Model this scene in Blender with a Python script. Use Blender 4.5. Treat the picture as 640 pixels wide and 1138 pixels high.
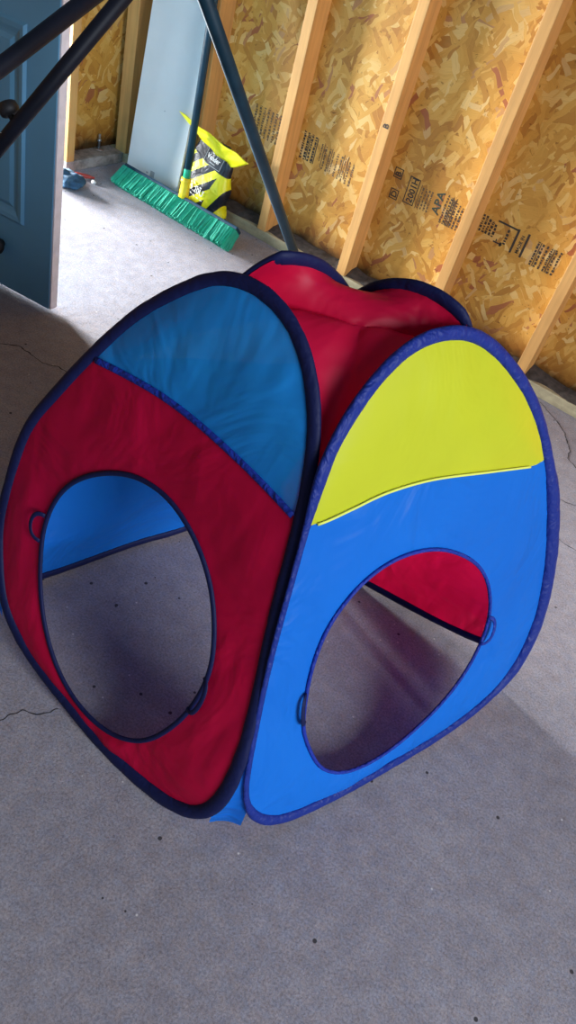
import bpy, bmesh, math, random
import numpy as np
from mathutils import Vector, Matrix, noise

for o in list(bpy.data.objects):
    bpy.data.objects.remove(o, do_unlink=True)
S = bpy.context.scene
COL = S.collection
random.seed(7)

# ------------------------------------------------------------------ camera
CAM_R = ((0.78243116, 0.54401206, -0.30307154),
         (0.57469165, -0.44333266, 0.68788492),
         (0.23985618, -0.71239528, -0.65951648))       # columns: image right, image down, view axis
cam = bpy.data.cameras.new('camera')
cam_o = bpy.data.objects.new('camera', cam)
COL.objects.link(cam_o)
m = Matrix.Identity(4)
for i in range(3):
    m[i][0] = CAM_R[i][0]; m[i][1] = -CAM_R[i][1]; m[i][2] = -CAM_R[i][2]
m[0][3], m[1][3], m[2][3] = 0.0, 0.0, 1.35
cam_o.matrix_world = m
cam.sensor_fit = 'VERTICAL'
cam.sensor_height = 36.0
cam.lens = 860.0 / 1138.0 * 36.0
cam.clip_start = 0.02
S.camera = cam_o

# ------------------------------------------------------------------ world, daylight, exposure
W = bpy.data.worlds.new('garage_air'); S.world = W
W.use_nodes = True
bg = W.node_tree.nodes['Background']
bg.inputs[0].default_value = (0.62, 0.74, 1.0, 1)
bg.inputs[1].default_value = 0.12

def area(name, loc, direction, sx, sy, power, color, spread=180):
    l = bpy.data.lights.new(name, 'AREA'); l.shape = 'RECTANGLE'
    l.size = sx; l.size_y = sy; l.energy = power; l.color = color; l.spread = math.radians(spread)
    o = bpy.data.objects.new(name, l); COL.objects.link(o)
    o.location = loc
    o.rotation_euler = Vector(direction).to_track_quat('-Z', 'Y').to_euler()
    return o
# daylight through the side doorway in the left wall (the blue door stands open beside it)
area('daylight_side_door', (-4.1, 1.58, 0.40), (1.0, 0.10, 0.02), 0.7, 0.5, 150, (0.93, 0.97, 1.0), 120)
area('daylight_yard', (-6.5, 2.38, 0.80), (1.0, -0.10, -0.06), 1.2, 0.8, 820, (0.93, 0.97, 1.0), 120)
# daylight through the big vehicle door, right of and behind the viewer
area('daylight_vehicle_door', (3.0, -0.15, 1.95), (-1.0, 0.22, -0.34), 1.8, 1.9, 130, (0.82, 0.89, 1.0), 160)

S.view_settings.view_transform = 'Standard'
S.view_settings.look = 'None'
S.view_settings.exposure = 0.0
S.view_settings.gamma = 1.0
S.view_settings.use_curve_mapping = False

# ------------------------------------------------------------------ helpers
def wloc(o):
    v = Vector((0, 0, 0))
    while o is not None:
        v += o.location; o = o.parent
    return v

def obj(name, bm, mat, parent=None, smooth=True, origin=None):
    """one mesh object; vertices are given in world space"""
    off = wloc(parent) if parent is not None else Vector((0, 0, 0))
    org = Vector(origin) if origin is not None else off
    me = bpy.data.meshes.new(name)
    bmesh.ops.translate(bm, verts=bm.verts, vec=-org)
    bmesh.ops.recalc_face_normals(bm, faces=bm.faces)
    bm.to_mesh(me); bm.free()
    if smooth:
        for p in me.polygons: p.use_smooth = True
    o = bpy.data.objects.new(name, me); COL.objects.link(o)
    if mat: me.materials.append(mat)
    if parent is not None: o.parent = parent
    o.location = org - off
    return o

def thing(name, label, cat, loc=(0, 0, 0), group=None):
    o = bpy.data.objects.new(name, None); COL.objects.link(o)
    o.location = loc; o.empty_display_size = 0.05
    o['label'] = label; o['category'] = cat
    if group: o['group'] = group
    return o

def tag(o, label, cat, group=None):
    o['label'] = label; o['category'] = cat
    if group: o['group'] = group
    return o

def struct(o):
    o['kind'] = 'structure'; return o

def box(bm, x0, x1, y0, y1, z0, z1, bev=0.0):
    vs = [bm.verts.new((x, y, z)) for x in (x0, x1) for y in (y0, y1) for z in (z0, z1)]
    fs = []
    for idx in ((0, 1, 3, 2), (4, 6, 7, 5), (0, 4, 5, 1), (2, 3, 7, 6), (0, 2, 6, 4), (1, 5, 7, 3)):
        fs.append(bm.faces.new([vs[i] for i in idx]))
    if bev > 0:
        es = list({e for f in fs for e in f.edges})
        bmesh.ops.bevel(bm, geom=es, offset=bev, segments=2, affect='EDGES', profile=0.6)
    return bm

def obox(bm, o, ax, ay, az, lx, ly, lz, bev=0.0):
    """box with corner o and edges along unit vectors ax ay az"""
    o = Vector(o); ax = Vector(ax); ay = Vector(ay); az = Vector(az)
    tmp = bmesh.new(); box(tmp, 0, lx, 0, ly, 0, lz, bev)
    vm = {}
    for v in tmp.verts: vm[v] = bm.verts.new(o + ax * v.co.x + ay * v.co.y + az * v.co.z)
    for f in tmp.faces: bm.faces.new([vm[v] for v in f.verts])
    tmp.free(); return bm

def sweep(bm, pts, ra, rb=None, normal=None, closed=False, seg=10, taper=None):
    """tube along pts; ra across, rb along 'normal' (both radii)"""
    rb = rb or ra
    pts = [Vector(p) for p in pts]; n = len(pts); rings = []
    prev = None
    for i, p in enumerate(pts):
        a = pts[(i - 1) % n] if (closed or i > 0) else p
        b = pts[(i + 1) % n] if (closed or i < n - 1) else p
        t = (b - a).normalized()
        if normal is not None: nn = Vector(normal)
        elif prev is not None: nn = prev
        else: nn = Vector((0, 0, 1)) if abs(t.z) < 0.9 else Vector((1, 0, 0))
        s = t.cross(nn).normalized(); nn = s.cross(t).normalized(); prev = nn
        k = taper[i] if taper else 1.0
        rings.append([bm.verts.new(p + s * (math.cos(2 * math.pi * j / seg) * ra * k) + nn * (math.sin(2 * math.pi * j / seg) * rb * k)) for j in range(seg)])
    m_ = n if closed else n - 1
    for i in range(m_):
        A, B = rings[i], rings[(i + 1) % n]
        for j in range(seg):
            bm.faces.new((A[j], A[(j + 1) % seg], B[(j + 1) % seg], B[j]))
    if not closed:
        bm.faces.new(rings[0]); bm.faces.new(list(reversed(rings[-1])))
    return bm

def ribbon(bm, pts, width, up, thick=0.0012):
    """flat strip of real thickness along pts, width measured in the plane whose normal is up"""
    return sweep(bm, pts, width / 2, thick, up, False, 8)

def lathe(bm, prof, c, axis=(0, 0, 1), seg=20):
    q = Vector((0, 0, 1)).rotation_difference(Vector(axis).normalized()); c = Vector(c)
    rings = []
    for r, z in prof:
        rings.append([bm.verts.new(c + q @ Vector((r * math.cos(2 * math.pi * j / seg), r * math.sin(2 * math.pi * j / seg), z))) for j in range(seg)])
    for A, B in zip(rings, rings[1:]):
        for j in range(seg): bm.faces.new((A[j], A[(j + 1) % seg], B[(j + 1) % seg], B[j]))
    bm.faces.new(rings[0]); bm.faces.new(list(reversed(rings[-1])))
    return bm

def add_text(bm, body, o, ax, ay, size, depth=0.0006, squeeze=1.0, bold=0.018):
    """block letters lying in the plane ax, ay at o (o = left end of the baseline)"""
    cu = bpy.data.curves.new('t', 'FONT'); cu.body = body; cu.size = size; cu.extrude = depth
    cu.resolution_u = 2; cu.offset = size * bold
    t = bpy.data.objects.new('t', cu); COL.objects.link(t)
    dg = bpy.context.evaluated_depsgraph_get()
    me = bpy.data.meshes.new_from_object(t.evaluated_get(dg))
    bpy.data.objects.remove(t, do_unlink=True); bpy.data.curves.remove(cu)
    o = Vector(o); ax = Vector(ax).normalized(); ay = Vector(ay).normalized(); az = ax.cross(ay)
    vs = [bm.verts.new(o + ax * (v.co.x * squeeze) + ay * v.co.y + az * v.co.z) for v in me.vertices]
    for p in me.polygons:
        try: bm.faces.new([vs[i] for i in p.vertices])
        except ValueError: pass
    bpy.data.meshes.remove(me)

# ------------------------------------------------------------------ materials
def mat(name):
    mt = bpy.data.materials.new(name); mt.use_nodes = True
    nt = mt.node_tree
    return mt, nt, nt.nodes['Principled BSDF']

def node(nt, kind, **kw):
    n = nt.nodes.new(kind)
    for k, v in kw.items(): setattr(n, k, v)
    return n

def bump(nt, bsdf, height, strength=0.3, dist=0.01, chain=None):
    b = node(nt, 'ShaderNodeBump'); b.inputs['Strength'].default_value = strength; b.inputs['Distance'].default_value = dist
    nt.links.new(height, b.inputs['Height'])
    if chain is not None: nt.links.new(chain, b.inputs['Normal'])
    if bsdf is not None: nt.links.new(b.outputs[0], bsdf.inputs['Normal'])
    return b.outputs[0]

def ramp(nt, fac, stops, interp='LINEAR'):
    r = node(nt, 'ShaderNodeValToRGB'); r.color_ramp.interpolation = interp
    els = r.color_ramp.elements
    while len(els) < len(stops): els.new(0.5)
    for e, (p, c) in zip(els, stops):
        e.position = p; e.color = (*c, 1) if len(c) == 3 else c
    nt.links.new(fac, r.inputs[0]); return r.outputs[0]

def math_n(nt, op, a, b=None, c=None):
    n = node(nt, 'ShaderNodeMath', operation=op)
    for i, x in enumerate((a, b, c)):
        if x is None: continue
        if isinstance(x, (int, float)): n.inputs[i].default_value = x
        else: nt.links.new(x, n.inputs[i])
    return n.outputs[0]

def mixc(nt, fac, a, b, mode='MIX'):
    n = node(nt, 'ShaderNodeMix', data_type='RGBA', blend_type=mode)
    for s, x in ((n.inputs[0], fac), (n.inputs[6], a), (n.inputs[7], b)):
        if isinstance(x, (int, float)): s.default_value = x
        elif isinstance(x, tuple): s.default_value = (*x, 1) if len(x) == 3 else x
        else: nt.links.new(x, s)
    return n.outputs[2]

def coords(nt): return node(nt, 'ShaderNodeTexCoord').outputs['Object']

def nz(nt, co, scale, detail=4, rough=0.55, dist=0.0):
    n = node(nt, 'ShaderNodeTexNoise'); n.inputs['Scale'].default_value = scale
    n.inputs['Detail'].default_value = detail; n.inputs['Roughness'].default_value = rough; n.inputs['Distortion'].default_value = dist
    nt.links.new(co, n.inputs['Vector']); return n

def plain(name, col, rough=0.5, metal=0.0, var=0.12, scale=30, bmp=0.0, spec=0.5):
    mt, nt, b = mat(name)
    co = coords(nt); n = nz(nt, co, scale)
    c = ramp(nt, n.outputs[0], [(0.3, tuple(x * (1 - var) for x in col)), (0.7, tuple(min(1, x * (1 + var)) for x in col))])
    nt.links.new(c, b.inputs['Base Color'])
    b.inputs['Roughness'].default_value = rough; b.inputs['Metallic'].default_value = metal
    b.inputs['Specular IOR Level'].default_value = spec
    if bmp: bump(nt, b, n.outputs[0], bmp, 0.002)
    return mt

def fabric(name, col, trans=0.35, wr=0.35, rough=0.45, sheer=0.0, wscale=5.0):
    mt, nt, b = mat(name)
    out = nt.nodes['Material Output']
    co = coords(nt)
    n1 = nz(nt, co, 2.5, 3); n2 = nz(nt, co, wscale, 3, 0.5, 1.2)
    st = node(nt, 'ShaderNodeMapping'); st.inputs['Scale'].default_value = (1, 1, 0.28); st.inputs['Rotation'].default_value = (0.0, 0.35, 0.3)
    nt.links.new(co, st.inputs[0]); n3 = nz(nt, st.outputs[0], 14, 2, 0.5, 0.6)
    c = ramp(nt, n1.outputs[0], [(0.3, tuple(x * 0.9 for x in col)), (0.7, tuple(min(1, x * 1.08) for x in col))])
    nt.links.new(c, b.inputs['Base Color'])
    b.inputs['Roughness'].default_value = rough; b.inputs['Specular IOR Level'].default_value = 0.25
    wv = node(nt, 'ShaderNodeTexNoise'); wv.inputs['Scale'].default_value = 900; nt.links.new(co, wv.inputs['Vector'])
    k = bump(nt, None, wv.outputs[0], 0.06, 0.001)
    k = bump(nt, None, n2.outputs[0], wr, 0.03, k)
    k = bump(nt, b, n3.outputs[0], wr * 0.6, 0.012, k)
    t = node(nt, 'ShaderNodeBsdfTranslucent'); nt.links.new(c, t.inputs[0]); nt.links.new(k, t.inputs['Normal'])
    mx = node(nt, 'ShaderNodeMixShader'); mx.inputs[0].default_value = trans
    nt.links.new(b.outputs[0], mx.inputs[1]); nt.links.new(t.outputs[0], mx.inputs[2])
    last = mx.outputs[0]
    if sheer:
        tp = node(nt, 'ShaderNodeBsdfTransparent')
        m2 = node(nt, 'ShaderNodeMixShader'); m2.inputs[0].default_value = sheer
        nt.links.new(last, m2.inputs[1]); nt.links.new(tp.outputs[0], m2.inputs[2]); last = m2.outputs[0]
    nt.links.new(last, out.inputs[0])
    return mt

RED = fabric('red_nylon', (0.68, 0.004, 0.055), 0.38, 0.45)
ROOFRED = fabric('red_roof_nylon', (0.74, 0.006, 0.055), 0.35, 0.45)
BLUE = fabric('blue_nylon', (0.012, 0.245, 0.98), 0.40, 0.75)
MESHBLUE = fabric('sheer_blue_nylon', (0.020, 0.36, 0.98), 0.40, 0.55, sheer=0.04)
YELLOW = fabric('yellow_nylon', (0.78, 0.83, 0.035), 0.30, 0.22)
NAVY = fabric('navy_binding', (0.005, 0.009, 0.060), 0.0, 0.14, 0.6, wscale=30)
NAVY_LIT = fabric('navy_binding_lit', (0.010, 0.028, 0.22), 0.0, 0.35, 0.5, wscale=34)  # navy binding lightened, light on the near right hoop painted into the colour
RIBBON = fabric('royal_blue_ribbon', (0.012, 0.035, 0.32), 0.0, 0.4, 0.5, wscale=45)
PALEYEL = fabric('yellow_thread', (0.85, 0.9, 0.15), 0.0, 0.2)
REDTHREAD = fabric('red_thread', (0.75, 0.01, 0.03), 0.0, 0.2)

def concrete():
    mt, nt, b = mat('concrete')
    co = coords(nt)
    a = nz(nt, co, 1.6, 5, 0.6); f = nz(nt, co, 210, 4, 0.8); g = nz(nt, co, 22, 6, 0.7); hue = nz(nt, co, 55, 4, 0.7)
    base = ramp(nt, a.outputs[0], [(0.30, (0.285, 0.270, 0.292)), (0.55, (0.335, 0.320, 0.343)), (0.75, (0.385, 0.370, 0.385))])
    base = mixc(nt, 0.55, base, ramp(nt, g.outputs[0], [(0.35, (0.72, 0.70, 0.72)), (0.65, (1.12, 1.12, 1.12))]), 'MULTIPLY')
    base = mixc(nt, 0.75, base, ramp(nt, f.outputs[0], [(0.34, (0.50, 0.48, 0.50)), (0.5, (0.95, 0.95, 0.95)), (0.68, (1.35, 1.35, 1.38))]), 'MULTIPLY')
    base = mixc(nt, 0.6, base, ramp(nt, hue.outputs[0], [(0.38, (1.10, 0.99, 0.93)), (0.62, (0.92, 0.98, 1.10))]), 'MULTIPLY')
    v = node(nt, 'ShaderNodeTexVoronoi'); v.inputs['Scale'].default_value = 26; nt.links.new(co, v.inputs['Vector'])
    sel = math_n(nt, 'GREATER_THAN', node_sep(nt, v.outputs['Color']), 0.80)
    pit = math_n(nt, 'MULTIPLY', math_n(nt, 'LESS_THAN', v.outputs['Distance'], 0.10), sel)
    base = mixc(nt, pit, base, (0.06, 0.055, 0.06))
    v2 = node(nt, 'ShaderNodeTexVoronoi'); v2.inputs['Scale'].default_value = 33; nt.links.new(co, v2.inputs['Vector'])
    sel2 = math_n(nt, 'GREATER_THAN', node_sep(nt, v2.outputs['Color']), 0.86)
    chip = math_n(nt, 'MULTIPLY', math_n(nt, 'LESS_THAN', v2.outputs['Distance'], 0.07), sel2)
    base = mixc(nt, chip, base, (0.60, 0.58, 0.58))
    nt.links.new(base, b.inputs['Base Color']); b.inputs['Roughness'].default_value = 0.72
    b.inputs['Specular IOR Level'].default_value = 0.25
    k = bump(nt, None, f.outputs[0], 0.30, 0.003)
    bump(nt, b, g.outputs[0], 0.20, 0.01, k)
    return mt

def node_sep(nt, c):
    s = node(nt, 'ShaderNodeSeparateColor'); nt.links.new(c, s.inputs[0]); return s.outputs[0]

def osb(name, swap):
    """oriented strand board: layers of stretched cells lying at several angles; swap picks the wall's plane"""
    mt, nt, b = mat(name)
    co = coords(nt)
    sx = node(nt, 'ShaderNodeSeparateXYZ'); nt.links.new(co, sx.inputs[0])
    cx = node(nt, 'ShaderNodeCombineXYZ')
    nt.links.new(sx.outputs['Y' if swap else 'X'], cx.inputs[0]); nt.links.new(sx.outputs['Z'], cx.inputs[1])
    wob = nz(nt, cx.outputs[0], 9, 2)
    sub = node(nt, 'ShaderNodeVectorMath', operation='SUBTRACT'); nt.links.new(wob.outputs['Color'], sub.inputs[0]); sub.inputs[1].default_value = (0.5, 0.5, 0.5)
    scl = node(nt, 'ShaderNodeVectorMath', operation='SCALE'); nt.links.new(sub.outputs[0], scl.inputs[0]); scl.inputs['Scale'].default_value = 0.06
    add = node(nt, 'ShaderNodeVectorMath', operation='ADD'); nt.links.new(cx.outputs[0], add.inputs[0]); nt.links.new(scl.outputs[0], add.inputs[1])
    P = add.outputs[0]
    col = None; hgt = None
    pal = [(0.0, (0.42, 0.185, 0.030)), (0.16, (0.53, 0.260, 0.042)), (0.36, (0.59, 0.305, 0.052)), (0.58, (0.64, 0.35, 0.068)),
           (0.78, (0.69, 0.41, 0.10)), (0.93, (0.76, 0.53, 0.20)), (0.978, (0.38, 0.13, 0.045))]
    for k, (ang, s1, s2) in enumerate(((0.25, 8, 33), (1.45, 10, 40), (-0.75, 9, 35), (0.85, 8, 42), (2.4, 13, 50), (1.15, 15, 60))):
        mp = node(nt, 'ShaderNodeMapping'); mp.vector_type = 'TEXTURE'
        mp.inputs['Rotation'].default_value = (0, 0, ang); mp.inputs['Location'].default_value = (k * 0.37, k * 0.21, 0)
        mp.inputs['Scale'].default_value = (1.0 / s1, 1.0 / s2, 1)
        nt.links.new(P, mp.inputs[0])
        v = node(nt, 'ShaderNodeTexVoronoi'); v.voronoi_dimensions = '2D'; v.inputs['Scale'].default_value = 1.0; v.distance = 'CHEBYCHEV'
        nt.links.new(mp.outputs[0], v.inputs['Vector'])
        sc = node(nt, 'ShaderNodeSeparateColor'); nt.links.new(v.outputs['Color'], sc.inputs[0])
        c = ramp(nt, sc.outputs[0], pal)
        # grain along the strand
        gm = node(nt, 'ShaderNodeMapping'); gm.inputs['Scale'].default_value = (0.6, 5, 1); nt.links.new(mp.outputs[0], gm.inputs[0])
        g = nz(nt, gm.outputs[0], 3, 4, 0.65)
        c = mixc(nt, 0.5, c, ramp(nt, g.outputs[0], [(0.25, (0.66, 0.60, 0.50)), (0.5, (1.0, 1.0, 1.0)), (0.75, (1.18, 1.18, 1.18))]), 'MULTIPLY')
        h = sc.outputs[2]
        if col is None: col, hgt = c, h
        else:
            msk = math_n(nt, 'MULTIPLY', math_n(nt, 'GREATER_THAN', sc.outputs[1], 0.60 if k < 4 else 0.74), math_n(nt, 'LESS_THAN', v.outputs['Distance'], 0.45))
            col = mixc(nt, msk, col, c)
            hm = node(nt, 'ShaderNodeMix'); nt.links.new(msk, hm.inputs[0]); nt.links.new(hgt, hm.inputs[2]); nt.links.new(h, hm.inputs[3]); hgt = hm.outputs[0]
    gap = nz(nt, P, 38, 3, 0.6, 1.5)
    col = mixc(nt, 1.0, col, ramp(nt, gap.outputs[0], [(0.27, (0.42, 0.33, 0.24)), (0.36, (1, 1, 1))]), 'MULTIPLY')
    big = nz(nt, P, 2.2, 3)
    col = mixc(nt, 0.8, col, ramp(nt, big.outputs[0], [(0.3, (0.80, 0.72, 0.62)), (0.7, (1.08, 1.08, 1.08))]), 'MULTIPLY')
    # damp, dirty lower edge of the sheet
    low = math_n(nt, 'ADD', sx.outputs['Z'], math_n(nt, 'MULTIPLY', math_n(nt, 'SUBTRACT', nz(nt, P, 11, 4).outputs[0], 0.5), 0.09))
    d = ramp(nt, low, [(0.055, (0.10, 0.085, 0.075)), (0.085, (0.55, 0.45, 0.38)), (0.15, (1, 1, 1))])
    col = mixc(nt, 1.0, col, d, 'MULTIPLY')
    nt.links.new(col, b.inputs['Base Color']); b.inputs['Roughness'].default_value = 0.55
    b.inputs['Specular IOR Level'].default_value = 0.35
    bump(nt, b, hgt, 0.35, 0.004)
    return mt

def lumber(name, base, axis='Z', dirt=0.0):
    mt, nt, b = mat(name)
    co = coords(nt)
    mp = node(nt, 'ShaderNodeMapping')
    mp.inputs['Scale'].default_value = {'Z': (40, 40, 2.0), 'X': (2.0, 40, 40), 'Y': (40, 2.0, 40)}[axis]
    nt.links.new(co, mp.inputs[0])
    g = nz(nt, mp.outputs[0], 1.2, 4, 0.6, 0.5); n2 = nz(nt, co, 5, 3)
    c = ramp(nt, g.outputs[0], [(0.3, tuple(x * 0.80 for x in base)), (0.55, base), (0.75, tuple(min(1, x * 1.12) for x in base))])
    c = mixc(nt, 0.6, c, ramp(nt, n2.outputs[0], [(0.3, (0.82, 0.78, 0.75)), (0.7, (1.08, 1.08, 1.08))]), 'MULTIPLY')
    v = node(nt, 'ShaderNodeTexVoronoi'); v.inputs['Scale'].default_value = 5.5; nt.links.new(co, v.inputs['Vector'])
    sel = math_n(nt, 'GREATER_THAN', node_sep(nt, v.outputs['Color']), 0.72)
    kn = math_n(nt, 'MULTIPLY', math_n(nt, 'LESS_THAN', v.outputs['Distance'], 0.055), sel)
    c = mixc(nt, kn, c, tuple(x * 0.35 for x in base))
    if dirt:
        dn = nz(nt, co, 22, 5, 0.7)
        c = mixc(nt, ramp(nt, dn.outputs[0], [(0.42, (0, 0, 0)), (0.6, (dirt,) * 3)]), c, (0.035, 0.03, 0.028))
    nt.links.new(c, b.inputs['Base Color']); b.inputs['Roughness'].default_value = 0.6; b.inputs['Specular IOR Level'].default_value = 0.3
    bump(nt, b, g.outputs[0], 0.15, 0.002)
    return mt

CONC = concrete()
OSB_R = osb('strand_board_right', False); OSB_L = osb('strand_board_left', True)
STUD = lumber('fir_stud', (0.62, 0.33, 0.105))
STUD2 = lumber('fir_plate', (0.42, 0.36, 0.22), 'X', 0.25)
PLATE_L = lumber('weathered_plate', (0.40, 0.36, 0.33), 'Y', 0.5)
PLATE_TOP = plain('plate_dirt', (0.06, 0.05, 0.045), 0.9, 0, 0.5, 40, 0.5)
INK = plain('black_ink', (0.045, 0.032, 0.022), 0.7)
INKGREEN = plain('green_black_ink', (0.035, 0.05, 0.03), 0.7)
INKSOFT = plain('faded_ink', (0.15, 0.085, 0.035), 0.7)
CRACK = plain('crack_dark', (0.035, 0.032, 0.034), 0.9)
DOORBLUE = plain('door_blue_paint', (0.135, 0.36, 0.54), 0.45, 0, 0.10, 3)
DOOREDGE_LIT = plain('door_edge_lit', (0.88, 0.85, 0.89), 0.5, 0, 0.10, 25)  # light catching the door's free edge is put into this pale colour
RUBBER = plain('black_rubber', (0.012, 0.012, 0.014), 0.6)
POLE = plain('dark_teal_enamel', (0.008, 0.036, 0.058), 0.5, 0.0, 0.25, 12, 0, 0.25)
POLEBLACK = plain('black_enamel', (0.008, 0.010, 0.018), 0.5, 0.0, 0.25, 12, 0, 0.2)
STEEL = plain('steel', (0.5, 0.5, 0.52), 0.35, 0.9)
BOARD = plain('pale_grey_laminate', (0.68, 0.71, 0.69), 0.4, 0, 0.05, 4)
BOARDEDGE = plain('board_core', (0.40, 0.36, 0.28), 0.8)
GREENB = plain('green_bristle', (0.010, 0.33, 0.21), 0.7, 0, 0.15, 60)
GREENP = plain('green_plastic', (0.01, 0.36, 0.20), 0.4)
HEADBLUE = plain('dark_blue_plastic', (0.010, 0.040, 0.070), 0.6, 0, 0.15, 30, 0, 0.2)
YELP = plain('yellow_plastic', (0.86, 0.62, 0.02), 0.4)
BAGYEL = plain('bag_yellow', (0.86, 0.80, 0.015), 0.32, 0, 0.08, 10, 0.3)
WHITE = plain('white_print', (0.75, 0.75, 0.72), 0.5)
GREY = plain('grey_print', (0.30, 0.33, 0.34), 0.5)
REDP = plain('red_plastic', (0.45, 0.05, 0.04), 0.45)
BLUERAG = plain('blue_cloth', (0.03, 0.08, 0.14), 0.9, 0, 0.4, 40, 0.5)
PEBBLE = plain('white_pebble', (0.7, 0.68, 0.66), 0.8, 0, 0.2, 60, 0.4)

def bag_material():
    """yellow film printed with black bands, in the bag's own coordinates (origin at its base centre)"""
    mt, nt, b = mat('bag_print')
    co = coords(nt); s = node(nt, 'ShaderNodeSeparateXYZ'); nt.links.new(co, s.inputs[0])
    x, z = s.outputs['X'], s.outputs['Z']
    top = math_n(nt, 'GREATER_THAN', math_n(nt, 'ADD', z, math_n(nt, 'MULTIPLY', x, 0.25)), 0.212)
    # left panel: shallow bands rising to the right; right panel: steep bands crossing them
    a = math_n(nt, 'FRACT', math_n(nt, 'MULTIPLY', math_n(nt, 'SUBTRACT', z, math_n(nt, 'MULTIPLY', x, 0.75)), 13.5))
    bands = math_n(nt, 'GREATER_THAN', a, 0.52)
    c = math_n(nt, 'FRACT', math_n(nt, 'MULTIPLY', math_n(nt, 'ADD', z, math_n(nt, 'MULTIPLY', x, -1.6)), 8.0))
    steep = math_n(nt, 'GREATER_THAN', c, 0.55)
    lim = math_n(nt, 'ADD', 0.065, math_n(nt, 'MULTIPLY', math_n(nt, 'SUBTRACT', z, 0.2), 0.30))
    right = math_n(nt, 'GREATER_THAN', x, lim)
    w = math_n(nt, 'ABSOLUTE', math_n(nt, 'SUBTRACT', x, lim))
    stripe = math_n(nt, 'LESS_THAN', w, 0.014)
    blk = node(nt, 'ShaderNodeMix'); nt.links.new(right, blk.inputs[0]); nt.links.new(bands, blk.inputs[2]); nt.links.new(steep, blk.inputs[3])
    f = math_n(nt, 'MULTIPLY', blk.outputs[0], math_n(nt, 'SUBTRACT', 1.0, stripe))
    f = math_n(nt, 'MAXIMUM', f, top)
    col = mixc(nt, f, (0.84, 0.80, 0.012), (0.012, 0.014, 0.022))
    nt.links.new(col, b.inputs['Base Color']); b.inputs['Roughness'].default_value = 0.42
    n = nz(nt, co, 16, 3, 0.5, 0.8); bump(nt, b, n.outputs[0], 0.55, 0.02)
    return mt
BAG = bag_material()

# ------------------------------------------------------------------ the garage: floor, walls
WY = 2.6565            # front face of the right-hand wall's studs
OY = WY + 0.089        # its strand board
LX = -2.4866           # front face of the left wall's studs
OX = LX - 0.089

bm = bmesh.new(); box(bm, OX - 0.02, 3.2, -2.2, OY + 0.02, -0.12, 0.0)
floor = struct(obj('floor', bm, CONC, smooth=False, origin=(0, 0, 0)))

def crack(name, pts, width):
    fine = []
    for a, b_ in zip(pts, pts[1:]):
        a, b_ = Vector((*a, 0)), Vector((*b_, 0))
        for k in range(8):
            p = a.lerp(b_, k / 8); d = (b_ - a).normalized(); s = Vector((-d.y, d.x, 0))
            fine.append(p + s * (noise.noise(p * 60) * 0.006) + Vector((0, 0, 0.0004)))
    fine.append(Vector((*pts[-1], 0.0004)))
    tp = [0.35 + 0.9 * abs(noise.noise(p * 45)) for p in fine]; tp[0] = tp[-1] = 0.1
    b2 = bmesh.new(); sweep(b2, fine, width / 2, 0.0008, (0, 0, 1), False, 6, tp)
    return obj(name, b2, CRACK, floor)
crack('floor_crack', [(-0.357, 2.64), (-0.30, 2.60), (-0.254, 2.568), (-0.215, 2.53), (-0.189, 2.489), (-0.16, 2.44), (-0.15, 2.39), (-0.105, 2.36), (-0.06, 2.30), (0.02, 2.27)], 0.007)
crack('floor_crack', [(-0.15, 1.99), (-0.06, 1.965), (0.0, 1.96), (0.09, 1.965), (0.2, 1.99)], 0.0035)
crack('floor_crack', [(-0.15, 2.15), (-0.07, 2.15), (0.02, 2.20), (0.1, 2.24)], 0.0025)
crack('floor_crack', [(-1.70, 1.23), (-1.62, 1.297), (-1.586, 1.334), (-1.53, 1.335), (-1.477, 1.333), (-1.438, 1.359), (-1.36, 1.365)], 0.005)
crack('floor_crack', [(-0.70, 0.43), (-0.643, 0.51), (-0.632, 0.55), (-0.60, 0.57), (-0.585, 0.60)], 0.004)

# right-hand wall: strand board, studs 16 inches apart, sole plate
bm = bmesh.new(); box(bm, OX - 0.02, 3.0, OY, OY + 0.015, 0.03, 2.44)
wall_r = struct(obj('wall_right', bm, OSB_R, smooth=False, origin=(0, 0, 0)))
STUD_EDGES = [-1.6738 + 0.4064 * i for i in range(-1, 12)]
for x1 in STUD_EDGES:
    bm = bmesh.new(); box(bm, x1 - 0.040, x1, WY, OY, 0.042, 2.40, 0.002)
    obj('stud', bm, STUD, wall_r, smooth=False)
bm = bmesh.new(); box(bm, LX - 0.05, LX + 0.012, WY, OY, 0.042, 2.40, 0.002)
obj('corner_stud', bm, STUD, wall_r, smooth=False)
bm = bmesh.new(); box(bm, OX, 3.0, WY + 0.004, OY, 0.0, 0.042, 0.003)
obj('sole_plate', bm, STUD2, wall_r, smooth=False)
bm = bmesh.new(); box(bm, OX, 3.0, WY, OY, 2.40, 2.44, 0.002)
obj('top_plate', bm, STUD, wall_r, smooth=False)

def dirt_strip(name, parent, a, b_, w0, w1, z, n=220):
    """grit lying along the top of a plate, thickest against the board"""
    b2 = bmesh.new(); a, b_ = Vector(a), Vector(b_); d = (b_ - a).normalized(); s = Vector((-d.y, d.x, 0)); L_ = (b_ - a).length
    rows = []
    for i in range(n + 1):
        p = a + d * (L_ * i / n)
        w = w0 + (w1 - w0) * (0.5 + 0.5 * noise.noise(p * 9))
        h = 0.010 + 0.012 * (0.5 + noise.noise(p * 14))
        rows.append([b2.verts.new(p + Vector((0, 0, z + h))), b2.verts.new(p - s * (w * 0.5) + Vector((0, 0, z + h * (0.8 + 0.4 * noise.noise(p * 50))))),
                     b2.verts.new(p - s * w + Vector((0, 0, z)))])
    for A, B in zip(rows, rows[1:]):
        for j in (0, 1): b2.faces.new((A[j], A[j + 1], B[j + 1], B[j]))
    for A in (rows[0], rows[-1]): b2.faces.new(A)
    return obj(name, b2, PLATE_TOP, parent)
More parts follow.
